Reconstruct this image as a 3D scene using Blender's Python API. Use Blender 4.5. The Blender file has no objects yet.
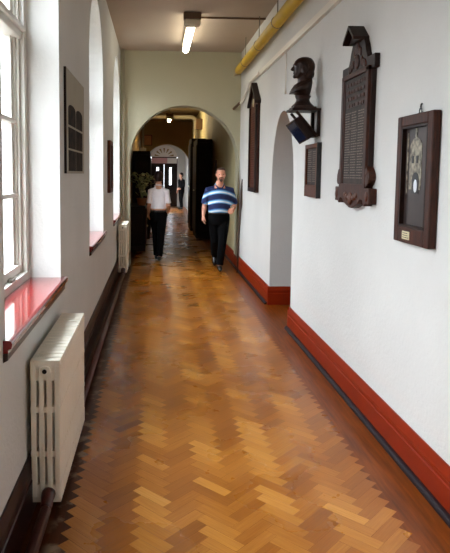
import bpy, bmesh, math, random
from mathutils import Vector, Matrix
random.seed(7)
PI = math.pi
SC = bpy.context.scene
COL = SC.collection
H = 1.64            # eye height
F = 600.0           # focal length in pixels
XL, XR = -0.61, 1.44
YB, YE = -5.0, 10.35
ZC = 3.70
END_T = 0.40
Y2 = 24.0
Y3 = 30.0

# ------------------------------------------------------------------ materials
def lin(c):
    return tuple(((v/255.0)/12.92 if v/255.0 <= .04045 else ((v/255.0+.055)/1.055)**2.4) for v in c)

def mat(name, rgb, rough=.5, metal=0.0, var=0.0, vscale=8.0, bump=0.0, bscale=60.0, emit=None, estr=0.0,
        coat=0.0, rgb2=None, stretch=None, spec=.5):
    m = bpy.data.materials.new(name); m.use_nodes = True
    nt = m.node_tree; N = nt.nodes; L = nt.links
    b = N['Principled BSDF']
    c = lin(rgb)
    b.inputs['Base Color'].default_value = (*c, 1)
    b.inputs['Roughness'].default_value = rough
    b.inputs['Metallic'].default_value = metal
    b.inputs['Coat Weight'].default_value = coat
    b.inputs['Coat Roughness'].default_value = .08
    b.inputs['Specular IOR Level'].default_value = spec
    if emit:
        b.inputs['Emission Color'].default_value = (*lin(emit), 1)
        b.inputs['Emission Strength'].default_value = estr
    if var or bump or rgb2:
        tc = N.new('ShaderNodeTexCoord'); mp = N.new('ShaderNodeMapping')
        L.new(tc.outputs['Object'], mp.inputs['Vector'])
        if stretch: mp.inputs['Scale'].default_value = stretch
    if var or rgb2:
        n = N.new('ShaderNodeTexNoise'); n.inputs['Scale'].default_value = vscale
        n.inputs['Detail'].default_value = 5
        L.new(mp.outputs['Vector'], n.inputs['Vector'])
        r = N.new('ShaderNodeValToRGB')
        r.color_ramp.elements[0].position = .35; r.color_ramp.elements[1].position = .68
        c2 = lin(rgb2) if rgb2 else tuple(min(1, v*(1+var)) for v in c)
        c1 = c if rgb2 else tuple(v*(1-var) for v in c)
        r.color_ramp.elements[0].color = (*c1, 1); r.color_ramp.elements[1].color = (*c2, 1)
        L.new(n.outputs['Fac'], r.inputs['Fac']); L.new(r.outputs['Color'], b.inputs['Base Color'])
    if bump:
        n2 = N.new('ShaderNodeTexNoise'); n2.inputs['Scale'].default_value = bscale
        n2.inputs['Detail'].default_value = 4
        L.new(tc.outputs['Object'], n2.inputs['Vector'])
        bp = N.new('ShaderNodeBump'); bp.inputs['Strength'].default_value = bump
        bp.inputs['Distance'].default_value = .006
        L.new(n2.outputs['Fac'], bp.inputs['Height']); L.new(bp.outputs['Normal'], b.inputs['Normal'])
    return m

M = {}
M['plaster'] = mat('plaster', (204, 202, 196), .75, var=.03, vscale=1.6, bump=.55, bscale=42, spec=.3)
M['plaster_end'] = mat('plaster_end', (176, 171, 145), .7, var=.03, vscale=2, bump=.35, bscale=40, spec=.3)
M['ceiling'] = mat('ceiling_paint', (176, 160, 142), .8, var=.05, vscale=1.2, bump=.15, bscale=25, spec=.2)
M['hall_dark'] = mat('hall_wall_dimmed', (150, 118, 66), .6, var=.06, vscale=2, spec=.3)  # ochre with the hall's lack of light put into the tone
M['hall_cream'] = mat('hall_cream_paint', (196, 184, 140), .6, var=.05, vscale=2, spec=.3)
M['hall_ceiling'] = mat('hall_ceiling_dimmed', (130, 108, 70), .7, var=.05, vscale=2)  # dimness of the hall put into its ceiling colour
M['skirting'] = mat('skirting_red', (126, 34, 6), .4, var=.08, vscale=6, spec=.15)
M['skirting_shaded'] = mat('skirting_red_shaded', (40, 11, 8), .35, var=.1, vscale=6, spec=.25)  # skirting red with the left side's shadow put into the colour
M['bead'] = mat('floor_bead', (28, 15, 18), .5, spec=.2)
M['sill'] = mat('sill_red', (126, 24, 26), .14, var=.06, vscale=7, coat=.7)
M['sill_edge'] = mat('sill_edge', (44, 14, 12), .35)
M['white_paint'] = mat('window_white', (206, 202, 192), .45, var=.03, vscale=5)
M['radiator'] = mat('radiator_cream', (238, 230, 212), .35, var=.03, vscale=5)
M['black'] = mat('black', (14, 12, 12), .45)
M['pipe_red'] = mat('pipe_red', (70, 22, 14), .3, var=.08, vscale=8, coat=.2)
M['pipe_yellow'] = mat('pipe_yellow', (190, 156, 36), .5, var=.06, vscale=6)
M['pipe_cream'] = mat('pipe_cream', (172, 164, 142), .5)
M['trunking'] = mat('trunking', (216, 210, 196), .45)
M['metal'] = mat('metal', (120, 112, 100), .35, metal=.8)
M['oak_dark'] = mat('oak_dark', (40, 17, 8), .5, rgb2=(70, 32, 14), vscale=14, stretch=(8, 8, 1), spec=.25)
M['oak_black'] = mat('oak_black', (24, 11, 6), .5, rgb2=(40, 18, 9), vscale=14, stretch=(8, 8, 1), spec=.25)
M['oak_red'] = mat('oak_red', (60, 27, 11), .45, rgb2=(92, 44, 18), vscale=14, stretch=(8, 8, 1), spec=.25)
M['slate'] = mat('slate', (30, 20, 16), .55, rgb2=(58, 44, 36), vscale=16, spec=.2)
M['letter'] = mat('letter', (96, 80, 66), .5)
M['letter_dark'] = mat('letter_dark', (30, 20, 14), .5)
M['bronze'] = mat('bronze', (34, 19, 12), .42, rgb2=(54, 29, 17), vscale=9, metal=.2, spec=.4)
M['brass'] = mat('brass_plate', (214, 200, 160), .35, metal=.2)
M['glass_reflect_blue'] = mat('glass_reflect_blue', (22, 34, 58), .08, coat=1.0)  # blue of the reflection put into the base colour
M['tube'] = mat('tube_light', (255, 246, 214), .4, emit=(255, 250, 232), estr=3.2)
M['tube_hall'] = mat('tube_hall', (255, 246, 214), .4, emit=(255, 236, 190), estr=26.0)
M['fitting'] = mat('fitting', (205, 196, 172), .4)
M['fitting_brown'] = mat('fitting_brown', (92, 66, 44), .5)
M['mount'] = mat('mount_board', (156, 148, 130), .7, var=.04, vscale=5)
M['photo'] = mat('photo_print', (14, 10, 9), .8, rgb2=(54, 40, 33), vscale=18, spec=.15)
M['print_dark'] = mat('print_dark', (40, 29, 26), .4, rgb2=(54, 41, 36), vscale=10, spec=.4)
M['print_stone'] = mat('print_stone', (66, 58, 48), .5, rgb2=(160, 150, 128), vscale=34)
M['print_pale'] = mat('print_pale', (208, 212, 216), .4)
M['leaf'] = mat('leaf', (88, 108, 44), .45, rgb2=(242, 238, 180), vscale=16)
M['flower'] = mat('flower', (232, 222, 160), .5)
M['terracotta'] = mat('terracotta', (170, 110, 70), .6, var=.1)
M['cab_dark'] = mat('cabinet_dark', (20, 12, 8), .6, rgb2=(32, 17, 10), vscale=10, stretch=(6, 6, 1), spec=.25)
M['cab_red'] = mat('cabinet_red', (62, 20, 14), .5, var=.1, spec=.3)
M['banner'] = mat('banner_pink', (206, 150, 150), .5)
M['banner_white'] = mat('banner_white', (226, 216, 206), .5)
M['pole'] = mat('pole_dark', (64, 46, 34), .5)
M['skin'] = mat('skin', (214, 150, 122), .5, var=.05, vscale=20)
M['skin_pale'] = mat('skin_pale', (216, 160, 132), .5)
M['hair_brown'] = mat('hair_brown', (74, 48, 34), .6, var=.2, vscale=60)
M['hair_dark'] = mat('hair_dark', (34, 16, 14), .5, var=.2, vscale=60)
M['trousers'] = mat('trousers_black', (7, 7, 8), .9, spec=.1)
M['shoe'] = mat('shoe_black', (14, 12, 12), .3)
M['white_shirt'] = mat('white_shirt', (246, 240, 246), .75, var=.03, vscale=12, bump=.3, bscale=14)
M['dark_cloth'] = mat('dark_cloth', (12, 11, 12), .9, spec=.1)
M['eye'] = mat('eye', (22, 18, 16), .2)
M['lip'] = mat('lip', (150, 78, 70), .5)
M['belt'] = mat('belt', (26, 18, 14), .4)
M['watch'] = mat('watch', (190, 184, 170), .25, metal=.8)

def glass_mat():
    m = bpy.data.materials.new('window_glass'); m.use_nodes = True
    nt = m.node_tree; N = nt.nodes; L = nt.links
    N.remove(N['Principled BSDF'])
    t = N.new('ShaderNodeBsdfTransparent'); g = N.new('ShaderNodeBsdfGlossy')
    g.inputs['Roughness'].default_value = .02
    mx = N.new('ShaderNodeMixShader'); mx.inputs[0].default_value = .06
    L.new(t.outputs[0], mx.inputs[1]); L.new(g.outputs[0], mx.inputs[2])
    L.new(mx.outputs[0], N['Material Output'].inputs[0])
    return m
M['glass'] = glass_mat()

def striped_shirt():
    m = bpy.data.materials.new('striped_shirt'); m.use_nodes = True
    nt = m.node_tree; N = nt.nodes; L = nt.links; b = N['Principled BSDF']
    b.inputs['Roughness'].default_value = .85
    tc = N.new('ShaderNodeTexCoord'); sp = N.new('ShaderNodeSeparateXYZ'); L.new(tc.outputs['Object'], sp.inputs[0])
    def mth(op, a, bb):
        n = N.new('ShaderNodeMath'); n.operation = op
        for i, v in enumerate((a, bb)):
            if isinstance(v, (int, float)): n.inputs[i].default_value = v
            elif v is not None: L.new(v, n.inputs[i])
        return n.outputs[0]
    x2 = mth('MULTIPLY', sp.outputs['X'], sp.outputs['X'])
    z = mth('ADD', sp.outputs['Z'], mth('MULTIPLY', x2, 1.1))
    f = mth('FRACT', mth('DIVIDE', mth('ADD', z, -1.262), .158), None)
    r = N.new('ShaderNodeValToRGB'); cr = r.color_ramp; cr.interpolation = 'EASE'
    cr.elements[0].position = 0; cr.elements[0].color = (*lin((22, 34, 78)), 1)
    cr.elements[1].position = 1; cr.elements[1].color = (*lin((22, 34, 78)), 1)
    for p, c in ((.28, (24, 40, 88)), (.34, (96, 165, 220)), (.48, (240, 248, 252)), (.62, (130, 195, 235)), (.71, (56, 104, 168)), (.80, (26, 40, 84))):
        e = cr.elements.new(p); e.color = (*lin(c), 1)
    L.new(f, r.inputs['Fac']); L.new(r.outputs['Color'], b.inputs['Base Color'])
    return m
M['striped'] = striped_shirt()

def parquet_mat():
    m = bpy.data.materials.new('parquet_blocks'); m.use_nodes = True
    nt = m.node_tree; N = nt.nodes; L = nt.links; b = N['Principled BSDF']
    at = N.new('ShaderNodeAttribute'); at.attribute_name = 'tone'
    uv = N.new('ShaderNodeUVMap'); uv.uv_map = 'UVMap'
    mp = N.new('ShaderNodeMapping'); mp.inputs['Scale'].default_value = (3, 60, 1)
    L.new(uv.outputs[0], mp.inputs['Vector'])
    g = N.new('ShaderNodeTexNoise'); g.inputs['Scale'].default_value = 2.0; g.inputs['Detail'].default_value = 6
    L.new(mp.outputs[0], g.inputs['Vector'])
    ad = N.new('ShaderNodeMath'); ad.operation = 'MULTIPLY_ADD'
    L.new(g.outputs['Fac'], ad.inputs[0]); ad.inputs[1].default_value = .30
    L.new(at.outputs['Fac'], ad.inputs[2])
    r = N.new('ShaderNodeValToRGB'); cr = r.color_ramp
    cr.elements[0].position = .0; cr.elements[0].color = (*lin((98, 48, 6)), 1)
    cr.elements[1].position = 1.0; cr.elements[1].color = (*lin((228, 176, 106)), 1)
    e = cr.elements.new(.42); e.color = (*lin((156, 89, 18)), 1)
    e = cr.elements.new(.7); e.color = (*lin((194, 129, 50)), 1)
    L.new(ad.outputs[0], r.inputs['Fac']); L.new(r.outputs['Color'], b.inputs['Base Color'])
    tc = N.new('ShaderNodeTexCoord')
    w = N.new('ShaderNodeTexNoise'); w.inputs['Scale'].default_value = 2.2; w.inputs['Detail'].default_value = 5
    L.new(tc.outputs['Object'], w.inputs['Vector'])
    mr = N.new('ShaderNodeMapRange'); mr.inputs['From Min'].default_value = .3; mr.inputs['From Max'].default_value = .7
    mr.inputs['To Min'].default_value = .22; mr.inputs['To Max'].default_value = .36
    L.new(w.outputs['Fac'], mr.inputs['Value']); L.new(mr.outputs[0], b.inputs['Roughness'])
    b.inputs['Specular IOR Level'].default_value = .42
    return m
M['parquet'] = parquet_mat()

def border_mat():
    m = bpy.data.materials.new('floor_border'); m.use_nodes = True
    nt = m.node_tree; N = nt.nodes; L = nt.links; b = N['Principled BSDF']
    tc = N.new('ShaderNodeTexCoord'); mp = N.new('ShaderNodeMapping'); mp.inputs['Scale'].default_value = (16, 1.2, 1)
    L.new(tc.outputs['Object'], mp.inputs['Vector'])
    g = N.new('ShaderNodeTexNoise'); g.inputs['Scale'].default_value = 2.5; g.inputs['Detail'].default_value = 6
    L.new(mp.outputs[0], g.inputs['Vector'])
    r = N.new('ShaderNodeValToRGB'); cr = r.color_ramp
    cr.elements[0].position = .3; cr.elements[0].color = (*lin((86, 36, 4)), 1)
    cr.elements[1].position = .75; cr.elements[1].color = (*lin((136, 68, 14)), 1)
    L.new(g.outputs['Fac'], r.inputs['Fac'])
    # worn, waxy bloom where the varnish has rubbed off by the radiators
    w = N.new('ShaderNodeTexNoise'); w.inputs['Scale'].default_value = 9; w.inputs['Detail'].default_value = 7
    L.new(tc.outputs['Object'], w.inputs['Vector'])
    sp = N.new('ShaderNodeSeparateXYZ'); L.new(tc.outputs['Object'], sp.inputs[0])
    mr = N.new('ShaderNodeMapRange'); mr.inputs['From Min'].default_value = -.50; mr.inputs['From Max'].default_value = -.44
    L.new(sp.outputs['X'], mr.inputs['Value'])
    mr2 = N.new('ShaderNodeMapRange'); mr2.inputs['From Min'].default_value = -.32; mr2.inputs['From Max'].default_value = -.37
    L.new(sp.outputs['X'], mr2.inputs['Value'])
    mm0 = N.new('ShaderNodeMath'); mm0.operation = 'MULTIPLY'; L.new(mr.outputs[0], mm0.inputs[0]); L.new(mr2.outputs[0], mm0.inputs[1])
    st = N.new('ShaderNodeMapRange'); st.inputs['From Min'].default_value = .52; st.inputs['From Max'].default_value = .62
    L.new(w.outputs['Fac'], st.inputs['Value'])
    mm = N.new('ShaderNodeMath'); mm.operation = 'MULTIPLY'; L.new(mm0.outputs[0], mm.inputs[0]); L.new(st.outputs[0], mm.inputs[1])
    mx = N.new('ShaderNodeMix'); mx.data_type = 'RGBA'
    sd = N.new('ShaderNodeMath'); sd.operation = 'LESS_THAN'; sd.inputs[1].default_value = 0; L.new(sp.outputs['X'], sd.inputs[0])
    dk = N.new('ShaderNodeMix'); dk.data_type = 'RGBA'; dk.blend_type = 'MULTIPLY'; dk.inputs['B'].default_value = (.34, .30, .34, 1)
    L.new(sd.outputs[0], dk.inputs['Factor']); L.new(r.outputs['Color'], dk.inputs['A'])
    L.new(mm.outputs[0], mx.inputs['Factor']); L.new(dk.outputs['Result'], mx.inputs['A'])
    mx.inputs['B'].default_value = (*lin((150, 128, 108)), 1)
    L.new(mx.outputs['Result'], b.inputs['Base Color'])
    b.inputs['Roughness'].default_value = .3; b.inputs['Specular IOR Level'].default_value = .22
    return m
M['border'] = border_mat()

# ------------------------------------------------------------------ mesh helpers
class MB:
    def __init__(s): s.bm = bmesh.new()
    def box(s, c, size, rot=None):
        mt = Matrix.Translation(Vector(c))
        if rot is not None: mt = mt @ rot
        mt = mt @ Matrix.Diagonal((size[0], size[1], size[2], 1))
        bmesh.ops.create_cube(s.bm, size=1, matrix=mt); return s
    def bx(s, a, b):
        return s.box([(a[i]+b[i])/2 for i in range(3)], [abs(b[i]-a[i]) for i in range(3)])
    def poly(s, pts):
        return s.bm.faces.new([s.bm.verts.new(p) for p in pts])
    def rings(s, rings, caps=True, closed=True):
        vs = [[s.bm.verts.new(p) for p in r] for r in rings]
        n = len(vs[0])
        for a, b in zip(vs, vs[1:]):
            for i in range(n if closed else n-1):
                j = (i+1) % n
                s.bm.faces.new((a[i], a[j], b[j], b[i]))
        if caps:
            s.bm.faces.new(list(reversed(vs[0]))); s.bm.faces.new(vs[-1])
        return s
    def tube(s, pts, rad, seg=12, caps=True, flat=None):
        pts = [Vector(p) for p in pts]
        if not hasattr(rad, '__len__'): rad = [rad]*len(pts)
        rs = []
        up = None
        for i, p in enumerate(pts):
            t = (pts[min(i+1, len(pts)-1)] - pts[max(i-1, 0)]).normalized()
            if up is None:
                up = Vector((0, 0, 1)) if abs(t.z) < .9 else Vector((0, 1, 0))
            u = (up - t*up.dot(t)).normalized(); v = t.cross(u); up = u
            r = rad[i]
            a, b = (r if hasattr(r, '__len__') else (r, r))
            rs.append([p + u*a*math.cos(2*PI*k/seg) + v*b*math.sin(2*PI*k/seg) for k in range(seg)])
        return s.rings(rs, caps)
    def lathe(s, prof, c=(0, 0, 0), seg=20, sy=1.0):
        rs = [[(c[0]+r*math.cos(2*PI*k/seg), c[1]+sy*r*math.sin(2*PI*k/seg), c[2]+z) for k in range(seg)] for r, z in prof]
        return s.rings(rs)
    def ell(s, c, r, seg=16, rot=None):
        mt = Matrix.Translation(Vector(c))
        if rot is not None: mt = mt @ rot
        mt = mt @ Matrix.Diagonal((r[0], r[1], r[2], 1))
        bmesh.ops.create_uvsphere(s.bm, u_segments=seg, v_segments=max(6, seg//2+2), radius=1, matrix=mt); return s
    def prism(s, out, y0, y1):          # outline in local x,z ; extruded along y
        a = [s.bm.verts.new((x, y0, z)) for x, z in out]; b = [s.bm.verts.new((x, y1, z)) for x, z in out]
        n = len(out)
        for i in range(n):
            j = (i+1) % n; s.bm.faces.new((a[i], a[j], b[j], b[i]))
        s.bm.faces.new(list(reversed(a))); s.bm.faces.new(b); return s
    def extr_y(s, prof, y0, y1):        # profile in x,z along world y
        return s.prism(prof, y0, y1)
    def build(s, name, m, parent=None, smooth=False, bevel=0, loc=None, rz=0, remesh=0, sm=0, weld=False):
        me = bpy.data.meshes.new(name)
        if weld: bmesh.ops.remove_doubles(s.bm, verts=s.bm.verts[:], dist=1e-4)
        bmesh.ops.recalc_face_normals(s.bm, faces=s.bm.faces[:])
        s.bm.to_mesh(me); s.bm.free()
        for mm in (m if isinstance(m, (list, tuple)) else [m]): me.materials.append(mm)
        o = bpy.data.objects.new(name, me); COL.objects.link(o)
        if remesh:
            r = o.modifiers.new('r', 'REMESH'); r.mode = 'VOXEL'; r.voxel_size = remesh; r.use_smooth_shade = True
            if sm:
                q = o.modifiers.new('s', 'SMOOTH'); q.factor = .5; q.iterations = sm
            dg = bpy.context.evaluated_depsgraph_get(); dg.update()
            me2 = bpy.data.meshes.new_from_object(o.evaluated_get(dg)); me2.name = name
            o.modifiers.clear(); o.data = me2
            if not me2.materials:
                me2.materials.append(m)
            smooth = True
        if bevel:
            bv = o.modifiers.new('bevel', 'BEVEL'); bv.width = bevel; bv.segments = 2; bv.limit_method = 'ANGLE'
        if smooth:
            for p in o.data.polygons: p.use_smooth = True
        if parent: o.parent = parent
        if loc: o.location = loc
        if rz: o.rotation_euler.z = rz
        return o

def tag(o, label=None, cat=None, group=None, kind=None):
    if label: o['label'] = label
    if cat: o['category'] = cat
    if group: o['group'] = group
    if kind: o['kind'] = kind
    return o
def thing(name, label, cat, loc=(0, 0, 0), rz=0, group=None):
    o = bpy.data.objects.new(name, None); COL.objects.link(o); o.empty_display_size = .1
    o.location = loc; o.rotation_euler = (0, 0, rz)
    return tag(o, label, cat, group)
def struct(o): o['kind'] = 'structure'; return o

# ------------------------------------------------------------------ walls with arched openings
def arch_pts(y0, y1, zs, rise, n=24):
    c = (y0+y1)/2; a = (y1-y0)/2
    return [(c - a*math.cos(PI*k/n), zs + rise*math.sin(PI*k/n)) for k in range(n+1)]

def arch_wall(axis, pos0, pos1, s0, s1, z0, z1, ops, name, m):
    """wall slab; axis 'x': plane x=pos0 (front), pos1 (back), runs along y. axis 'y' likewise."""
    b = MB()
    def P(s, z, d): return (d, s, z) if axis == 'x' else (s, d, z)
    def quad(sa, za, sb, zb):
        for d in (pos0, pos1):
            b.poly([P(sa, za, d), P(sb, za, d), P(sb, zb, d), P(sa, zb, d)])
    cur = s0
    for (a, e, sill, zs, rise) in ops:
        quad(cur, z0, a, z1)
        if sill > z0: quad(a, z0, e, sill)
        ap = arch_pts(a, e, zs, rise)
        for (p, q) in zip(ap, ap[1:]):
            for d in (pos0, pos1):
                b.poly([P(p[0], p[1], d), P(q[0], q[1], d), P(q[0], z1, d), P(p[0], z1, d)])
            b.poly([P(p[0], p[1], pos0), P(q[0], q[1], pos0), P(q[0], q[1], pos1), P(p[0], p[1], pos1)])
        for s in (a, e):
            b.poly([P(s, sill, pos0), P(s, zs, pos0), P(s, zs, pos1), P(s, sill, pos1)])
        if sill > z0:
            b.poly([P(a, sill, pos0), P(e, sill, pos0), P(e, sill, pos1), P(a, sill, pos1)])
        cur = e
    quad(cur, z0, s1, z1)
    for s in (s0, s1):
        b.poly([P(s, z0, pos0), P(s, z1, pos0), P(s, z1, pos1), P(s, z0, pos1)])
    b.poly([P(s0, z1, pos0), P(s1, z1, pos0), P(s1, z1, pos1), P(s0, z1, pos1)])
    return struct(b.build(name, m, weld=True))

WW = 1.43; SILL = .945; SPR = 2.69; RISE = WW/2
WINC = [3.14, 6.27, 9.38, 0.0, -3.15]
def wop(c): return (c-WW/2, c+WW/2, SILL-.02, SPR, RISE)
LX1 = XL-.42
arch_wall('x', XL, LX1, YB, YE+END_T, -.05, ZC+.1, [wop(c) for c in sorted(WINC)], 'wall_left', M['plaster'])
ALC = (6.25, 7.44)
arch_wall('x', XR, XR+.30, YB, YE+END_T, -.05, ZC+.1, [(ALC[0], ALC[1], -.05, 1.52, .845)], 'wall_right', M['plaster'])
AC, AR = .485, .935
ASP = 1.865
arch_wall('y', YE, YE+END_T, XL, XR, -.05, ZC+.1, [(AC-AR, AC+AR, -.05, ASP, .935)], 'wall_end', M['plaster_end'])
struct(MB().bx((XL-.42, YB-.2, -.05), (XR+.3, YB, ZC+.1)).build('wall_back', M['plaster']))
struct(MB().bx((LX1-.02, YB-.2, ZC), (XR+.32, YE+END_T, ZC+.15)).build('ceiling', M['ceiling']))
# hall beyond the arch
YH = YE+END_T
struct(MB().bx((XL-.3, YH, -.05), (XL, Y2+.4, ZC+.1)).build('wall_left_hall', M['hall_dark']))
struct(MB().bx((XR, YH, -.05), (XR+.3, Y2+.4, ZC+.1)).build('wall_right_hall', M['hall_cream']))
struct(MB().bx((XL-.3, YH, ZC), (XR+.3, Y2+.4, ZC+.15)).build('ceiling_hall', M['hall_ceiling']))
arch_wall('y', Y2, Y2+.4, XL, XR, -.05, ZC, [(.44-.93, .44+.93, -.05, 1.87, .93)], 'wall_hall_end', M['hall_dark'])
# bright lobby at the far end
W4 = (25.6, 27.4)  # opening for the added lobby window
arch_wall('x', XL, XL-.3, Y2+.4, Y3+.3, -.05, ZC+.1, [(W4[0], W4[1], .9, 2.3, .7)], 'wall_left_lobby', M['plaster'])
struct(MB().bx((XR, Y2+.4, -.05), (XR+.3, Y3+.3, ZC+.1)).build('wall_right_lobby', M['plaster']))
DC, DW = .40, .66
arch_wall('y', Y3, Y3+.3, XL, XR, -.05, ZC, [(DC-DW, DC+DW, -.05, 2.42, .62)], 'wall_lobby_end', M['plaster'])
struct(MB().bx((XL-.3, Y2+.4, ZC), (XR+.3, Y3+.3, ZC+.15)).build('ceiling_lobby', M['plaster']))

# ------------------------------------------------------------------ floor : herringbone blocks inside plain borders
BX0, BX1 = -.37, 1.20
def clip(poly, ax, lim, keep_ge):
    out = []
    n = len(poly)
    for i in range(n):
        a, b = poly[i], poly[(i+1) % n]
        ia = (a[ax] >= lim) if keep_ge else (a[ax] <= lim)
        ib = (b[ax] >= lim) if keep_ge else (b[ax] <= lim)
        if ia: out.append(a)
        if ia != ib:
            t = (lim-a[ax])/(b[ax]-a[ax])
            out.append(tuple(a[k]+(b[k]-a[k])*t for k in range(len(a))))
    return out
def floor():
    b = MB(); bm = b.bm
    BL, BW = .222, .064
    uvl = bm.loops.layers.uv.new('UVMap'); ton = bm.faces.layers.float.new('tone')
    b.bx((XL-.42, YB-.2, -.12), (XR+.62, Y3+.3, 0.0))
    q = math.sqrt(.5); gap = .0005
    px, py = BL*math.sqrt(2), BW*math.sqrt(2)
    nj = int(4/px)+2; ni = int((Y3-YB)/py)+8
    drift = {}
    for j in range(-nj, nj+1):
        for i in range(-4, ni):
            for t in (0, 1):
                u0, v0 = i*BW + j*BL, i*BW - j*BL
                if t == 0: r = (u0, v0, u0+BL, v0+BW)
                else: r = (u0, v0+BW, u0+BW, v0+BW+BL)
                cs = [(r[0]+gap, r[1]+gap), (r[2]-gap, r[1]+gap), (r[2]-gap, r[3]-gap), (r[0]+gap, r[3]-gap)]
                uvo = random.random()*50
                if t == 0: uvs = [(0, 0), (BL, 0), (BL, BW), (0, BW)]
                else: uvs = [(0, 0), (0, BW), (BL, BW), (BL, 0)]
                tx, ty = random.gauss(0, .0035), random.gauss(0, .0035)
                pl = []
                cx = ((r[0]+r[2])/2-(r[1]+r[3])/2)*q; cy = ((r[0]+r[2])/2+(r[1]+r[3])/2)*q+YB
                for (u, v), w in zip(cs, uvs):
                    x, y = (u-v)*q+.09, (u+v)*q+YB
                    z = .0012 + max(-.0009, min(.0009, (x-cx-.09)*tx + (y-cy)*ty))
                    pl.append((x, y, z, w[0]+uvo, w[1]+uvo))
                if not (BX0-.03 < cx+.09 < BX1-.01): continue
                for ax, lim, ge in ((1, YB, True), (1, Y3, False)):
                    pl = clip(pl, ax, lim, ge)
                    if len(pl) < 3: break
                if len(pl) < 3: continue
                f = bm.faces.new([bm.verts.new(p[:3]) for p in pl])
                for lp, p in zip(f.loops, pl): lp[uvl].uv = (p[3], p[4])
                f.material_index = 1
                k = (j, i//3)
                if k not in drift: drift[k] = random.gauss(0, .065)
                f[ton] = .27 + drift[k] + random.gauss(0, .06) + (.12 if t == 1 else -.03)
    me = bpy.data.meshes.new('floor')
    bm.normal_update()
    for f in bm.faces:
        if f.material_index == 1 and f.normal.z < 0: f.normal_flip()
    bm.to_mesh(me); bm.free()
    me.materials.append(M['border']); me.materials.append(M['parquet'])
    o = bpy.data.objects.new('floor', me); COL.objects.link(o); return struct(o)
floor()

# ------------------------------------------------------------------ skirting boards
def sk_prof(x, d, h, t=.024):
    """profile for a board on plane x, d=+1 grows towards +x"""
    pts = [(0, 0), (t+.004, 0), (t+.004, h*.62), (t-.002, h*.64), (t-.002, h*.72), (t+.002, h*.75), (t, h*.82), (t*.6, h*.93), (t*.35, h), (0, h)]
    return [(x+d*a, z) for a, z in pts]
def skirt_y(name, x, d, h, y0, y1, m): return struct(MB().prism(sk_prof(x, d, h), y0, y1).build(name, m))
def skirt_x(name, y, d, h, x0, x1, m):
    b = MB(); pr = sk_prof(y, d, h)
    b.rings([[(x0, p, z) for p, z in pr], [(x1, p, z) for p, z in pr]])
    return struct(b.build(name, m))
HR, HL = .232, .275
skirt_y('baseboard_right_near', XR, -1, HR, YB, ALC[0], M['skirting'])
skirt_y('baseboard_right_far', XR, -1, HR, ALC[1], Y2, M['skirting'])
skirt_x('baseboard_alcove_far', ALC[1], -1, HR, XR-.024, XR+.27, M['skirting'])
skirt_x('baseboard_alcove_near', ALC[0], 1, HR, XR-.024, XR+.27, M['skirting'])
skirt_y('baseboard_left', XL, 1, HL, YB, YE, M['skirting_shaded'])
skirt_y('baseboard_left_hall', XL, 1, HL, YH, Y2, M['skirting_shaded'])
skirt_x('baseboard_end', YE, -1, HL, XL+.026, AC-AR, M['skirting_shaded'])
def bead(name, x, d, y0, y1):
    r = .03
    pr = [(x, 0)] + [(x+d*r*math.cos(a*PI/12), r*math.sin(a*PI/12)) for a in range(0, 7)]
    return struct(MB().prism(pr, y0, y1).build(name, M['bead']))
bead('trim_1', XR-.028, -1, YB, ALC[0])
bead('trim_2', XR-.028, -1, ALC[1], Y2)
# door at the back of the alcove
def alcove_door():
    t = thing('door_1', 'dark wooden door in the arched recess', 'door'); t['kind'] = 'structure'
    x0 = XR+.27
    b = MB().bx((x0+.02, ALC[0]-.05, 0), (x0+.07, ALC[1]+.05, 2.6)); b.build('door_leaf', M['oak_dark'], t)
    b = MB()
    for y in (ALC[0]+.32, ALC[1]-.32):
        for z in (.55, 1.45): b.box((x0+.015, y, z), (.02, .36, .7))
    b.build('door_panel', M['oak_dark'], t, bevel=.006)
    MB().ell((x0-.01, ALC[0]+.1, 1.02), (.03, .03, .03)).build('door_knob', M['brass'], t, smooth=True)
alcove_door()

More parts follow.
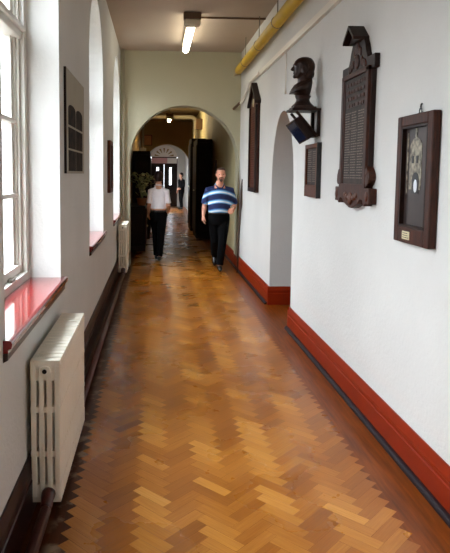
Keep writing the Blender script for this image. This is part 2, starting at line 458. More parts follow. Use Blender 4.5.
# ------------------------------------------------------------------ windows
def window(n, c):
    t = thing('window_%d' % n, None, None); t['kind'] = 'structure'
    y0, y1 = c-WW/2, c+WW/2
    xf, xb = XL-.20, XL-.30
    # outer box frame following the arch
    b = MB()
    def frame_ring(w, xa, xb_):
        ap = [(y0, SILL)] + arch_pts(y0, y1, SPR, RISE) + [(y1, SILL)]
        ai = [(y0+w, SILL)] + arch_pts(y0+w, y1-w, SPR, RISE-w) + [(y1-w, SILL)]
        for i in range(len(ap)-1):
            A, B, C, D = ap[i], ap[i+1], ai[i+1], ai[i]
            f = [[(x, p[0], p[1]) for p in (A, B, C, D)] for x in (xa, xb_)]
            b.rings(f)
    frame_ring(.075, xf, xb)
    frame_ring(.115, xf-.025, xb-.02)
    frame_ring(.135, xf-.04, xb-.02)
    b.bx((xf+.005, y0, SILL), (xb, y1, SILL+.07))
    b.build('window_frame', M['white_paint'], t)
    b = MB()
    # lower sashes
    zt = 2.49
    b.bx((xf-.03, y0+.05, SILL+.06), (xb+.01, y1-.05, SILL+.125))        # bottom rail
    for ya, yb in ((y0+.05, y0+.19), (y1-.19, y1-.05)):
        b.bx((xf-.055, ya, SILL+.06), (xb-.005, yb, SPR))
    b.bx((xf-.038, c-.016, SILL+.06), (xb+.018, c+.016, SPR+RISE-.06))
    for z in (1.50, 1.945): b.bx((xf-.038, y0+.06, z-.013), (xb+.018, y1-.06, z+.013))
    b.bx((xf-.038, y0+.06, 2.87), (xb+.018, y1-.06, 2.896))
    b.build('sash', M['white_paint'], t)
    b = MB()
    b.bx((xf-.012, y0+.07, zt-.045), (xb, y1-.07, zt+.05)); b.bx((xf+.01, y0+.07, zt+.0), (xb, y1-.07, zt+.03))
    b.build('transom', M['white_paint'], t, bevel=.006)
    b = MB()
    g = [(y0+.06, SILL+.07)] + arch_pts(y0+.06, y1-.06, SPR, RISE-.06) + [(y1-.06, SILL+.07)]
    b.rings([[(x, p[0], p[1]) for p in g] for x in (xf-.072, xf-.076)])
    b.build('window_pane', M['glass'], t)
    b = MB().bx((xf-.025, c+.25, SILL+.07), (xf+.0, c+.34, SILL+.085)); b.build('sash_lift', M['metal'], t)
    # red painted sill with rounded nose
    b = MB()
    n1 = XL+.035
    pr = [(xb, SILL-.03), (n1-.012, SILL-.03), (n1-.012, SILL-.015), (n1, SILL-.012), (n1+.004, SILL+.006), (n1, SILL+.018), (n1-.012, SILL+.022), (xb, SILL+.022)]
    b.prism(pr, y0+.001, y1-.001)
    # horns past the reveal
    pr2 = [(XL+.001, SILL-.03), (n1-.012, SILL-.03), (n1-.012, SILL-.015), (n1, SILL-.012), (n1+.004, SILL+.006), (n1, SILL+.018), (n1-.012, SILL+.022), (XL+.001, SILL+.022)]
    b.prism(pr2, y0-.045, y0+.001); b.prism(pr2, y1-.001, y1+.045)
    b.build('window_sill', M['sill'], t)
    b = MB(); pr3 = [(XL+.001, SILL-.07), (XL+.02, SILL-.06), (n1-.014, SILL-.03), (XL+.001, SILL-.03)]
    b.prism(pr3, y0-.045, y1+.045); b.build('sill_moulding', M['sill_edge'], t)
for i, c in enumerate(WINC): window(i+1, c)
def added_lobby_window():  # unseen window, added to bring daylight into the lobby
    t = thing('window_6', None, None); t['kind'] = 'structure'
    b = MB()
    for y in (W4[0]+.03, (W4[0]+W4[1])/2, W4[1]-.03): b.bx((XL-.22, y-.03, .9), (XL-.16, y+.03, 3.0 if abs(y-26.5) < .1 else 2.35))
    for z in (.93, 1.6, 2.3): b.bx((XL-.22, W4[0], z-.03), (XL-.16, W4[1], z+.03))
    b.build('window_frame', M['white_paint'], t)
    MB().bx((XL-.192, W4[0], .9), (XL-.188, W4[1], 2.3)).build('window_pane', M['glass'], t)
added_lobby_window()

# ------------------------------------------------------------------ radiators
def radiator(label, y0, n, pitch, z0, h, xw, depth):
    t = thing('radiator', label, 'radiator', (xw, y0, 0), group='column radiators under the windows')
    me = None
    for k in range(n):
        if me is None:
            b = MB(); cw = depth/4
            for q in range(4):
                x = cw*(q+.5); rr = (cw*.5-.004, pitch*.44)
                b.box((x, pitch/2, z0+h/2), (cw*.70, pitch*.90, h-.05))
            for zc, hh in ((z0+.045, .09), (z0+h-.05, .10), (z0+h*.345, .03), (z0+h*.655, .03)):
                b.box((depth/2, pitch/2, zc), (depth-.006, pitch*.84, hh))
            b.tube([(depth/2, 0, z0+h-.05), (depth/2, pitch, z0+h-.05)], .026, 10)
            b.tube([(depth/2, 0, z0+.045), (depth/2, pitch, z0+.045)], .026, 10)
            # rounded crown
            b.tube([(.004, pitch/2, z0+h-.035), (.02, pitch/2, z0+h-.01), (depth-.02, pitch/2, z0+h-.01), (depth-.004, pitch/2, z0+h-.035)], [(.010, pitch*.40)]*4, 8)
            o = b.build('section', M['radiator'], t, bevel=.008); me = o.data
        else:
            o2 = o.copy(); COL.objects.link(o2); o2.parent = t; o2.location = (0, k*pitch, 0)
    b = MB().tube([(depth/2, -.008, z0+h-.05), (depth/2, .01, z0+h-.05)], .026, 14); b.build('end_boss', M['radiator'], t)
    b = MB().tube([(depth/2, -.012, z0+h-.05), (depth/2, 0, z0+h-.05)], .011, 12); b.build('end_plug', M['black'], t)
    for y in (.12, n*pitch-.12):
        MB().box((0, y, z0+h*.7), (.034, .03, .05)).build('wall_bracket', M['radiator'], t)
    # the valve pipe dropping to the heating pipe
    b = MB().tube([(depth*.58, -.085, .072), (depth*.58, -.06, .074), (depth*.58, -.035, z0+.035), (depth*.58, -.012, z0+.045), (depth*.58, .02, z0+.045)], [.027, .028, .030, .034, .034], 12)
    b.build('valve_elbow', M['pipe_red'], t, smooth=True)
    return t
radiator('cream column radiator in the foreground under the nearest window', 2.78, 17, .0575, .058, .70, -.592, .148)
radiator('cream column radiator at the far end of the left wall, by the arch', 9.32, 14, .055, .09, .755, -.583, .140)
b = MB().tube([(-.505, YB, .072), (-.505, 2.69, .072)], .027, 12)
tag(b.build('heating_pipe', M['pipe_red'], smooth=True), 'red-brown heating pipe on the floor in front of the near radiator', 'pipe')
b = MB().tube([(-.505, 3.80, .072), (-.505, 9.23, .072)], .027, 12)
tag(b.build('heating_pipe', M['pipe_red'], smooth=True), 'red-brown heating pipe running along the left skirting between the two radiators', 'pipe')
b = MB().tube([(-.555, 10.25, 0), (-.555, 10.25, ZC)], .022, 10)
tag(b.build('riser_pipe', M['pipe_cream'], smooth=True), 'thin cream pipe rising in the corner behind the far radiator', 'pipe')

# ------------------------------------------------------------------ overhead services
def overhead():
    xp, zp = 1.34, H+1.69
    t = thing('insulated_pipe', 'fat yellow overhead pipe hung under the ceiling along the right wall', 'pipe', (xp, 0, zp))
    MB().tube([(0, YB+.02, 0), (0, 9.9, 0), (0, 9.97, -.004), (0, 10.0, -.01)], [.064, .064, .058, .03], 20).build('pipe_lagging', M['pipe_yellow'], t, smooth=True)
    MB().tube([(0, 9.9, 0), (0, YE+.02, 0)], .025, 10).build('pipe_end', M['pipe_cream'], t)
    for y in (-1.5, .5, 2.5, 4.4, 5.6, 6.8, 8.0, 9.2):
        b = MB().tube([(0, y, .06), (0, y, ZC-zp)], .006, 6)
        b.tube([(.068*math.cos(a*PI/8), y, .068*math.sin(a*PI/8)) for a in range(17)], .005, 6)
        b.build('hanger', M['metal'], t)
    # white trunking on the wall
    zt = H+1.385
    b = MB().bx((XR-.035, YB+.02, zt-.03), (XR-.001, 8.35, zt+.03))
    b.tube([(XR-.03, 8.33, zt), (XR-.03, 9.1, zt+.0), (XR-.032, 9.75, zt-.16), (XR-.032, 10.1, zt-.2)], .022, 8)
    tag(b.build('cable_trunking', M['trunking']), 'white cable trunking running along the right wall below the yellow pipe', 'cable trunking')
    b = MB().tube([(XR-.05, 10.1, zt-.2), (XR-.12, YE, zt-.27)], .022, 8)
    tag(b.build('pipe_stub', M['fitting_brown']), 'short brown stub at the far end of the white trunking', 'pipe')
    b = MB().tube([(.56, 8.05, ZC-.02), (XR-.01, 8.05, ZC-.02)], .013, 8)
    tag(b.build('ceiling_conduit', M['fitting_brown']), 'thin brown conduit crossing the ceiling from the light to the right wall', 'conduit')
    for k, (y, z0, z1) in enumerate(((6.66, H+.93, H+1.36), )):
        b = MB().tube([(XR-.02, y, z0), (XR-.02, y, z1)], .006, 6).box((XR-.02, y, z0-.02), (.02, .02, .05))
        tag(b.build('pull_cord', M['trunking']), 'thin cord hanging from the trunking above the arched recess', 'cord')
overhead()
def batten(label, x, y0, y1, zt, emat='tube', drop=0):
    t = thing('ceiling_light', label, 'light', (x, y0, zt-drop))
    if drop:
        for y in (.1, y1-y0-.1): MB().tube([(0, y, -.01), (0, y, drop)], .008, 6).build('suspension_rod', M['metal'], t)
    MB().bx((-.055, .0, -.05), (.055, y1-y0, 0)).build('batten', M['fitting'], t, bevel=.006)
    MB().box((0, -.01, -.045), (.23, .12, .09)).build('end_housing', M['fitting_brown'], t, bevel=.012)
    MB().box((0, -.02, -.13), (.21, .13, .085)).build('end_cover', M['fitting'], t, bevel=.02)
    MB().tube([(0, .05, -.12), (0, y1-y0-.03, -.12)], .05, 14).build('tube', M[emat], t, smooth=True)
batten('fluorescent ceiling light with its tube lit, before the arch', .455, 7.9, 9.65, ZC-.004)

# ------------------------------------------------------------------ right wall pieces : local frame faces -y, x runs towards the camera
RZ = -PI/2
def dashes(b, x0, x1, z, h, y, d, rng, wmin=.015, wmax=.05, gap=.012):
    x = x0
    while x < x1-.008:
        w = min(rng.uniform(wmin, wmax), x1-x)
        b.box((x+w/2, y, z), (w, d, h)); x += w+gap
def memorial():
    t = thing('memorial_board', 'large carved dark oak memorial board with canopy, between bust and framed picture', 'memorial board', (XR, 4.22, 0), RZ)
    t.scale = (1, .68, 1)
    body = [(-.285, 1.50), (.285, 1.50), (.285, 2.34), (.335, 2.34), (.335, 2.43), (.20, 2.43), (.17, 2.47), (.15, 2.52), (.11, 2.58),
            (-.11, 2.58), (-.15, 2.52), (-.17, 2.47), (-.20, 2.43), (-.335, 2.43), (-.335, 2.34), (-.285, 2.34)]
    MB().prism(body, -.001, -.055).build('back_panel', M['oak_black'], t, bevel=.006)
    b = MB()                                                 # side mouldings
    for s in (-1, 1):
        b.box((s*.255, -.068, 1.94), (.05, .035, .84)); b.box((s*.228, -.06, 1.94), (.018, .03, .80))
    b.box((0, -.068, 2.345), (.56, .035, .035)); b.box((0, -.068, 1.56), (.5, .035, .04))
    b.build('moulding', M['oak_dark'], t, bevel=.005)
    MB().box((0, -.058, 1.95), (.44, .012, .76)).build('inscription_panel', M['slate'], t)
    b = MB(); rng = random.Random(3)
    for k, z in enumerate((2.285, 2.235, 2.185, 2.135)):
        dashes(b, -.19+.015*(k == 3), .19-.015*(k == 3), z, .024, -.066, .012, rng, .03, .07, .012)
    b.build('heading', M['oak_dark'], t)
    b = MB()
    for r in range(26):
        for (xa, xb_) in ((-.205, -.075), (-.065, .065), (.075, .205)):
            dashes(b, xa, xb_-rng.uniform(0, .04), 2.085-r*.0185, .007, -.0645, .003, rng, .02, .05, .008)
    b.build('lettering', M['letter'], t)
    for s in (-1, 1):                                        # scrolled side brackets
        b = MB()
        pts = [(s*(.27+.075*math.sin(PI*k/10)), 1.55+.16*k/10) for k in range(11)]
        b.prism([(s*.26, 1.55)] + pts + [(s*.26, 1.71)], -.005, -.075)
        b.tube([(s*.305, -.08, 1.605), (s*.305, -.06, 1.605)], .032, 14)
        b.tube([(s*.295, -.08, 1.665), (s*.295, -.06, 1.665)], .022, 14)
        b.build('scroll_bracket', M['oak_dark'], t)
    base = [(-.365, 1.555), (-.365, 1.45), (-.30, 1.45), (-.285, 1.435), (-.265, 1.435), (-.24, 1.475), (-.19, 1.475), (-.16, 1.445), (-.09, 1.425), (-.03, 1.41), (.03, 1.41),
            (.09, 1.425), (.16, 1.445), (.19, 1.475), (.24, 1.475), (.265, 1.435), (.285, 1.435), (.30, 1.45), (.365, 1.45), (.365, 1.555)]
    MB().prism(base, -.001, -.085).build('base_rail', M['oak_dark'], t, bevel=.006)
    b = MB().ell((0, -.088, 1.475), (.05, .02, .045))
    for s in (-1, 1): b.ell((s*.075, -.086, 1.485), (.045, .016, .022)); b.ell((s*.12, -.086, 1.50), (.03, .014, .02)); MB().ell((s*.325, -.086, 1.50), (.028, .014, .035)).build('carved_boss', M['oak_red'], t, smooth=True)
    b.build('carved_ornament', M['oak_red'], t, smooth=True)
    b = MB()                                                 # carving on the upper panel
    for s in (-1, 1):
        for k in range(5): b.ell((s*(.025+.034*k), -.058, 2.46-.018*k+.05*(k < 2)), (.024, .012, .03))
        b.tube([(s*(.15-.02*math.cos(a*.6)), -.06, 2.40+.02*math.sin(a*.6)) for a in range(10)], .008, 6)
    b.ell((0, -.058, 2.43), (.045, .018, .05)); b.ell((0, -.056, 2.53), (.03, .018, .05))
    b.build('carved_crest', M['oak_dark'], t, smooth=True)
    b = MB()                                                 # gabled canopy standing out from the wall
    for s in (-1, 1):
        ang = math.atan2(.105, .20)
        b.prism([(0, 2.675), (s*.115, 2.58), (s*.115, 2.56), (0, 2.65)], -.001, -.165)
    b.prism([(-.11, 2.56), (.11, 2.56), (0, 2.655)], -.001, -.10)
    b.build('canopy', M['oak_black'], t)
memorial()

def picture():
    t = thing('framed_picture', 'tall dark framed picture with a small brass plate, nearest on the right wall', 'picture', (XR, 3.225, 1.62), RZ)
    w, h = .225, .355
    b = MB()
    b.box((-w+.03, -.024, 0), (.06, .046, 2*h)); b.box((w-.03, -.024, 0), (.06, .046, 2*h))
    b.box((0, -.024, h-.03), (2*w-.12, .046, .06)); b.box((0, -.024, -h+.045), (2*w-.12, .046, .09))
    b.build('frame', M['oak_dark'], t, bevel=.008)
    b = MB()
    for s in (-1, 1): b.box((s*(w-.066), -.03, .015), (.012, .03, 2*h-.15))
    b.box((0, -.03, h-.066), (2*w-.12, .03, .012)); b.box((0, -.03, -h+.096), (2*w-.12, .03, .012))
    b.build('inner_slip', M['oak_black'], t)
    MB().box((0, -.012, .015), (2*w-.13, .014, 2*h-.15)).build('print', M['print_dark'], t)
    b = MB()                                                 # pale carved niche of the picture
    ap = [(-.075, -.055)] + [(-.075, .17)] + [(-.075*math.cos(PI*k/8), .17+.06*math.sin(PI*k/8)) for k in range(1, 8)] + [(.075, .17), (.075, -.055)]
    b.prism([(x-.02, z) for x, z in ap], -.018, -.0215)
    b.box((-.125, -.019, .09), (.014, .006, .34))
    b.box((-.02, -.02, .255), (.02, .006, .05))
    b.build('pictured_niche', M['print_stone'], t)
    b = MB()
    dp = [(-.042, -.075), (-.042, .0)] + [(-.042*math.cos(PI*k/6), .0+.04*math.sin(PI*k/6)) for k in range(1, 6)] + [(.042, .0), (.042, -.075)]
    b.prism([(x-.01, z) for x, z in dp], -.0215, -.024)
    b.build('pictured_doorway', M['black'], t)
    for x in (-.05, .005): MB().box((x, -.0225, .11), (.022, .004, .04)).build('pictured_window', M['black'], t)
    MB().ell((-.005, -.0245, -.035), (.022, .003, .036)).build('pictured_figure', M['print_pale'], t, smooth=True)
    MB().box((-.045, -.048, -h+.045), (.095, .004, .045)).build('name_plate', M['brass'], t)
    b = MB(); rng = random.Random(5)
    for k in range(3): dashes(b, -.082, -.008, -h+.057-.012*k, .004, -.0505, .001, rng, .01, .02, .005)
    b.build('plate_lettering', M['letter_dark'], t)
    b = MB().tube([(0, -.006, h+.055), (0, -.012, h+.05), (0, -.014, h+.035)], .005, 8)
    b.tube([(.014*math.cos(a*PI/6), -.014, h+.018+.016*math.sin(a*PI/6)) for a in range(13)], .0028, 6)
    b.tube([(-.03, -.012, h-.0), (0, -.014, h+.03), (.03, -.012, h-.0)], .002, 6)
    b.build('hanging_hook', M['black'], t)
picture()

def plaque():
    t = thing('plaque', 'small wood-framed tablet of names below the bust', 'plaque', (XR, 5.42, 1.68), RZ)
    w, h = .215, .24
    b = MB()
    b.box((-w+.02, -.02, 0), (.04, .04, 2*h)); b.box((w-.025, -.02, 0), (.05, .04, 2*h))
    b.box((0, -.02, h-.02), (2*w-.08, .04, .04)); b.box((0, -.02, -h+.055), (2*w-.08, .04, .11))
    b.build('frame', M['oak_red'], t, bevel=.006)
    MB().box((0, -.012, .035), (2*w-.08, .02, 2*h-.15)).build('tablet', M['slate'], t)
    b = MB(); rng = random.Random(9)
    for r in range(15):
        for xa, xb_ in ((-.165, -.01), (.01, .155)):
            dashes(b, xa, xb_-rng.uniform(0, .04), .17-r*.019, .007, -.0225, .002, rng, .02, .05, .008)
    b.build('lettering', M['letter'], t)
    MB().box((w-.002, -.02, 0), (.006, .042, 2*h+.01)).build('edge_strip', M['black'], t)
plaque()

def shelf_and_bust():
    zsh = 2.225
    t = thing('bracket_shelf', 'dark wooden bracket shelf carrying the bust', 'shelf', (XR, 5.38, zsh), RZ)
    MB().bx((-.13, -.255, -.022), (.13, -.001, .0)).build('shelf_board', M['oak_black'], t, bevel=.004)
    for s in (-1, 1):
        MB().bx((s*.105-.012, -.03, -.245), (s*.105+.012, -.001, -.022)).build('post', M['oak_black'], t)
        MB().tube([(s*.105, -.215, -.03), (s*.105, -.03, -.235)], .013, 6).build('brace', M['oak_black'], t)
    # tilted glazed case hung under the shelf, part of the bracket
    RT = Matrix.Rotation(math.radians(16), 4, 'Z') @ Matrix.Rotation(math.radians(36), 4, 'X') @ Matrix.Rotation(math.radians(-12), 4, 'Y')
    cc = (.0, -.155, -.185)
    cs = MB().box(cc, (.21, .075, .215), RT).build('glazed_case', M['oak_black'], t, bevel=.005)
    g = Vector(cc) + (RT @ Vector((0, -.039, 0)))
    tag(MB().box(g, (.175, .004, .18), RT).build('glass_face', M['glass_reflect_blue'], cs), 'glossy dark glass face with a blue reflection tinted in')
    MB().bx((-.05, -.12, -.245), (.05, -.001, -.22)).build('case_bracket', M['oak_black'], t)
    # bust facing the corridor
    t3 = thing('bust', 'dark bronze bust of a man in profile on the bracket shelf', 'bust', (XR-.135, 5.38, zsh), RZ)
    MB().box((0, 0, .008), (.2, .2, .016)).lathe([(.1, .012), (.1, .026), (.09, .036), (.074, .05), (.062, .068), (.058, .085), (.066, .10), (.072, .115)], seg=28).build('socle', M['bronze'], t3, bevel=.003, smooth=False)
    b = MB()
    def er(cx, cy, z, rx, ry, ty=0, n=24):
        return [(cx+rx*math.cos(2*PI*k/n), cy+ry*math.sin(2*PI*k/n), z+ty*math.sin(2*PI*k/n)) for k in range(n)]
    # chest with cut-off shoulders (facing -y)
    b.rings([er(0, .0, .10, .045, .045), er(0, -.012, .135, .085, .075), er(0, -.025, .165, .125, .10, .035), er(0, -.018, .195, .135, .095, .035), er(0, .0, .222, .105, .078, .03), er(0, .012, .245, .068, .064, .02), er(0, .012, .29, .056, .062), er(0, .005, .33, .054, .06)])
    b.tube([(-.07, .02, .235), (-.04, -.06, .205), (0, -.10, .165)], [.02, .018, .012], 10)
    b.tube([(.07, .02, .235), (.04, -.06, .205), (0, -.10, .165)], [.02, .018, .012], 10)
    # head
    b.rings([er(0, -.035, .268, .02, .02), er(0, -.035, .28, .042, .045), er(0, -.02, .305, .056, .068), er(0, -.008, .335, .064, .08), er(0, .0, .365, .070, .088), er(0, .002, .395, .071, .09), er(0, .005, .42, .064, .083), er(0, .008, .442, .046, .062), er(0, .01, .455, .02, .03)])
    b.ell((0, .045, .37), (.068, .056, .07)); b.ell((0, .05, .305), (.058, .045, .05))      # back of head and hair
    b.rings([er(0, -.088, .378, .006, .006), er(0, -.098, .36, .009, .012), er(0, -.104, .343, .014, .016), er(0, -.094, .333, .012, .012)])  # nose
    b.ell((0, -.083, .387), (.045, .012, .009)); b.ell((0, -.083, .315), (.024, .012, .008)); b.ell((0, -.078, .283), (.024, .018, .016))
    for s in (-1, 1):
        b.ell((s*.071, .012, .352), (.009, .018, .03)); b.ell((s*.066, -.01, .325), (.012, .022, .035))
    b.build('head_and_shoulders', M['bronze'], t3, remesh=.0045, sm=3)
shelf_and_bust()

def far_board():
    t = thing('honours_board', 'narrow tall honours board with pointed top, farthest on the right wall', 'honours board', (XR, 8.68, 0), RZ)
    w = .31
    out = [(-w, 1.385), (w, 1.385), (w, 2.66), (0, 2.90), (-w, 2.66)]
    MB().prism(out, -.001, -.04).build('back_panel', M['oak_dark'], t, bevel=.005)
    b = MB()
    for s in (-1, 1):
        b.box((s*(w-.035), -.05, 2.0), (.06, .03, 1.22))
        b.prism([(0, 2.95), (s*(w+.05), 2.665), (s*(w+.05), 2.62), (0, 2.89)], -.001, -.085)
    b.box((0, -.05, 1.42), (2*w, .03, .06))
    b.build('frame', M['oak_black'], t, bevel=.004)
    MB().prism([(-w+.07, 1.46), (w-.07, 1.46), (w-.07, 2.58), (0, 2.76), (-w+.07, 2.58)], -.038, -.046).build('inscription_panel', M['oak_red'], t)
    b = MB(); rng = random.Random(12)
    for r in range(30):
        dashes(b, -.2, .2, 2.5-r*.034, .010, -.047, .002, rng, .03, .07, .014)
    b.build('lettering', M['oak_dark'], t)
    b = MB().ell((0, -.05, 2.66), (.05, .008, .06)); b.build('crest', M['brass'], t, smooth=True)
far_board()

# leaning pole
b = MB().tube([(XR-.075, 9.88, .002), (XR-.06, 9.9, .5), (XR-.035, 9.92, 1.02), (XR-.03, 9.925, 1.14), (XR-.022, 9.93, 1.3), (XR-.012, 9.93, 1.56)], [.014, .016, .018, .028, .018, .008], 10)
tag(b.build('leaning_pole', M['pole'], smooth=True), 'thin dark pole leaning on the right wall behind the man', 'pole')

# ------------------------------------------------------------------ left wall pieces
LZ = PI/2
def photo_board():
    t = thing('photo_board', 'pale board of dark group photographs between the first two windows', 'picture', (XL, 4.54, 1.985), LZ)
    w, h = .49, .345
    MB().box((0, -.006, 0), (2*w, .012, 2*h)).build('mount', M['mount'], t)
    MB().box((-w-.004, -.008, 0), (.012, .016, 2*h+.01)).build('edge_strip', M['oak_black'], t)
    b = MB().box((w+.002, -.007, 0), (.006, .014, 2*h+.01))
    b.box((0, -.007, -h-.003), (2*w, .014, .006)); b.box((0, -.007, h+.003), (2*w, .014, .006))
    b.build('frame', M['mount'], t)
    for r, zc in enumerate((.055, -.105, -.262)):
        for x in (-.2, .2):
            b = MB()
            if r == 0:
                ap = [(-.185, -.072), (.185, -.072)] + [(.185*math.cos(PI*k/12), .022+.05*math.sin(PI*k/12)**.6) for k in range(13)]
                b.prism([(x+a, zc+c_) for a, c_ in ap], -.012, -.014)
            else:
                b.box((x, -.013, zc), (.37, .003, .143))
            b.build('group_photograph', M['photo'], t)
photo_board()
def small_picture():
    t = thing('small_picture', 'small brown framed picture between the second and third windows', 'picture', (XL, 7.82, 1.72), LZ)
    w, h = .23, .33
    b = MB()
    b.box((-w+.025, -.02, 0), (.05, .04, 2*h)); b.box((w-.025, -.02, 0), (.05, .04, 2*h))
    b.box((0, -.02, h-.025), (2*w-.1, .04, .05)); b.box((0, -.02, -h+.025), (2*w-.1, .04, .05))
    b.build('frame', M['oak_red'], t, bevel=.006)
    MB().box((0, -.012, 0), (2*w-.1, .015, 2*h-.1)).build('print', M['print_dark'], t)
small_picture()

# ------------------------------------------------------------------ people (local frame: facing -y)
def lerp(a, b, t): return tuple(a[i]+(b[i]-a[i])*t for i in range(3))
def ering(c, rx, ry, n=24): return [(c[0]+rx*math.cos(2*PI*k/n), c[1]+ry*math.sin(2*PI*k/n), c[2]) for k in range(n)]
def limb(b, pts, rad, seg=14):
    b.tube(pts, rad, seg); [b.ell(p, (r, r, r), 12) for p, r in zip(pts, rad)]
def hand(b, wrist, d, palm_n, thumb_dir, curl=.5, s=1.0):
    """wrist position, d = direction wrist->knuckles, palm_n = palm normal, thumb side direction"""
    w = Vector(wrist); d = Vector(d).normalized(); pn = Vector(palm_n); pn = (pn-d*pn.dot(d)).normalized()
    td = d.cross(pn);
    if td.dot(Vector(thumb_dir)) < 0: td = -td
    L = .088*s
    b.tube([w, w+d*L*.5, w+d*L], [(.026*s, .017*s)]*0 or [.024*s, .030*s, .030*s], 10)
    for k in range(4):
        base = w+d*L*.92+td*(.030-.020*k)*s
        ln = (.070, .078, .073, .058)[k]*s
        p = [base]; dirv = d.copy(); ang = curl*.55
        for q in range(3):
            rot = Matrix.Rotation(ang, 3, d.cross(pn))
            dirv = (dirv*math.cos(ang)+pn*math.sin(ang)); dirv.normalize()
            p.append(p[-1]+dirv*ln*(.45, .32, .23)[q])
        b.tube([w+d*L*.5+td*(.022-.015*k)*s]+p, [.010*s, .0105*s, .0095*s, .0088*s, .0075*s], 8)
    tb = w+d*L*.25+td*.022*s
    b.tube([tb, tb+(td*.8+d*.6+pn*.3)*.035*s, tb+(td*.7+d*1.3+pn*.55)*.045*s, tb+(td*.55+d*1.9+pn*.8)*.047*s], [.014*s, .013*s, .0105*s, .008*s], 8)

def person(label, loc, rz, P, shirt, hair, skin, trousers='trousers', hgt=1.75, sleeve=.92, glasses=False, beard=False, legs_bare=False, tail=False):
    k = hgt/1.75
    t = thing('person', label, 'person', loc, rz)
    def S(p): return (p[0]*k, p[1]*k, p[2]*k)
    wd = P.get('stout', 1.0)
    lean = P.get('lean', 0)
    def T(x, y, z): return S((x, y+lean*(z-.95), z))
    hd = Vector(T(P.get('hx', 0), -.02, 1.0)); HO = Vector(T(0, 0, 1.63)) - Vector(S((0, 0, 1.63)))+Vector((P.get('hx', 0), P.get('hy', -.02), 0))
    b = MB()
    # torso
    tor = [(.86, .155, .115), (.95, .165, .125), (1.05, .155, .12), (1.18, .16, .122), (1.28, .172, .125), (1.36, .160, .11), (1.42, .105, .085), (1.475, .066, .064), (1.53, .058, .060)]
    b.rings([ering(T(0, 0 if z < 1.44 else -.012, z), rx*wd*k if z < 1.44 else rx*k, ry*k*(wd if z < 1.4 else 1)) for z, rx, ry in tor])
    # head
    def hr(y, z, rx, ry): return ering((HO.x, HO.y+y*k, z*k+HO.z), rx*k, ry*k)
    b.rings([hr(-.055, 1.515, .025, .025), hr(-.045, 1.53, .045, .048), hr(-.025, 1.555, .058, .075), hr(-.012, 1.59, .067, .088), hr(-.004, 1.63, .073, .095), hr(0, 1.67, .075, .098), hr(.003, 1.705, .070, .092), hr(.006, 1.733, .052, .072), hr(.008, 1.75, .022, .03)])
    hq = lambda x, y, z: (HO.x+x*k, HO.y+y*k, z*k+HO.z)
    b.rings([ering(hq(0, -.095, 1.645), .007*k, .007*k), ering(hq(0, -.108, 1.62), .010*k, .014*k), ering(hq(0, -.113, 1.605), .015*k, .016*k), ering(hq(0, -.10, 1.592), .013*k, .012*k)])
    b.ell(hq(0, -.088, 1.657), (.048*k, .012*k, .008*k)); b.ell(hq(0, -.082, 1.532), (.024*k, .016*k, .014*k))
    for s in (-1, 1): b.ell(hq(s*.076, .005, 1.625), (.010*k, .018*k, .032*k))
    b.ell(hq(0, -.091, 1.566), (.026*k, .011*k, .010*k))
    # arms and hands
    arms = {}
    for sd in ('r', 'l'):
        sh, el, wr, hdv, pn, th = [P['arm_'+sd][i] for i in range(6)]
        sh, el, wr = S(sh), S(el), S(wr)
        arms[sd] = (sh, el, wr)
        b.tube([sh, lerp(sh, el, .4), el, lerp(el, wr, .3), wr, tuple(Vector(wr)+Vector(hdv).normalized()*.01)], [.044*k, .046*k, .041*k, .042*k, .027*k, .025*k], 14)
        b.ell(sh, (.046*k,)*3, 12); b.ell(el, (.042*k,)*3, 12)
        hand(b, wr, hdv, pn, th, P.get('curl', .5), k)
    # legs
    legs = {}
    for sd in ('r', 'l'):
        hp, kn, an, to = [S(p) for p in P['leg_'+sd]]
        legs[sd] = (hp, kn, an, to)
        b.tube([hp, lerp(hp, kn, .4), kn, lerp(kn, an, .3), an], [.085*k, .078*k, .056*k, .055*k, .038*k], 14)
        b.ell(hp, (.088*k,)*3, 12); b.ell(kn, (.056*k,)*3, 12)
        b.tube([an, lerp(an, to, .5), to], [.036*k, .034*k, .026*k], 10)
    b.build('body', M[skin], t, remesh=.0065, sm=2)
    # eyes, mouth
    for s in (-1, 1): MB().ell(hq(s*.031, -.089, 1.636), (.011*k, .008*k, .006*k), 10).build('eye', M['eye'], t, smooth=True)
    MB().ell(hq(0, -.1005, 1.566), (.022*k, .005*k, .005*k), 10).build('mouth', M['lip'], t, smooth=True)
    # hair
    b = MB()
    if P.get('hair') == 'short':
        b.rings([hr(.025, 1.66, .079, .080), hr(.018, 1.69, .079, .092), hr(.006, 1.718, .072, .095), hr(.012, 1.742, .050, .066), hr(.012, 1.757, .02, .03)])
        b.ell(hq(0, .065, 1.625), (.062*k, .04*k, .055*k))
        for s in (-1, 1): b.ell(hq(s*.070, .02, 1.65), (.012*k, .035*k, .03*k))
    else:
        b.rings([hr(.035, 1.56, .06, .06), hr(.028, 1.62, .083, .088), hr(.014, 1.67, .086, .106), hr(.012, 1.71, .080, .10), hr(.012, 1.745, .058, .078), hr(.014, 1.765, .022, .03)])
        if tail: b.ell(hq(0, .10, 1.66), (.045*k, .04*k, .045*k))
    b.build('hair', M[hair], t, remesh=.008, sm=2)
    if beard:
        b = MB().ell(hq(0, -.093, 1.535), (.026*k, .017*k, .024*k)).ell(hq(0, -.103, 1.582), (.03*k, .008*k, .007*k))
        for s in (-1, 1): b.ell(hq(s*.029, -.096, 1.56), (.007*k, .009*k, .026*k))
        b.build('beard', M['hair_brown'], t, smooth=True)
    # shirt
    b = MB(); e = .022
    tw = [(P.get('hem', .98), .175, .135), (1.03, .185, .145), (1.10, .180, .145), (1.18, .178, .140), (1.28, .184, .138), (1.35, .176, .124), (1.40, .145, .106), (1.435, .108, .092), (1.465, .080, .078)]
    rg = []
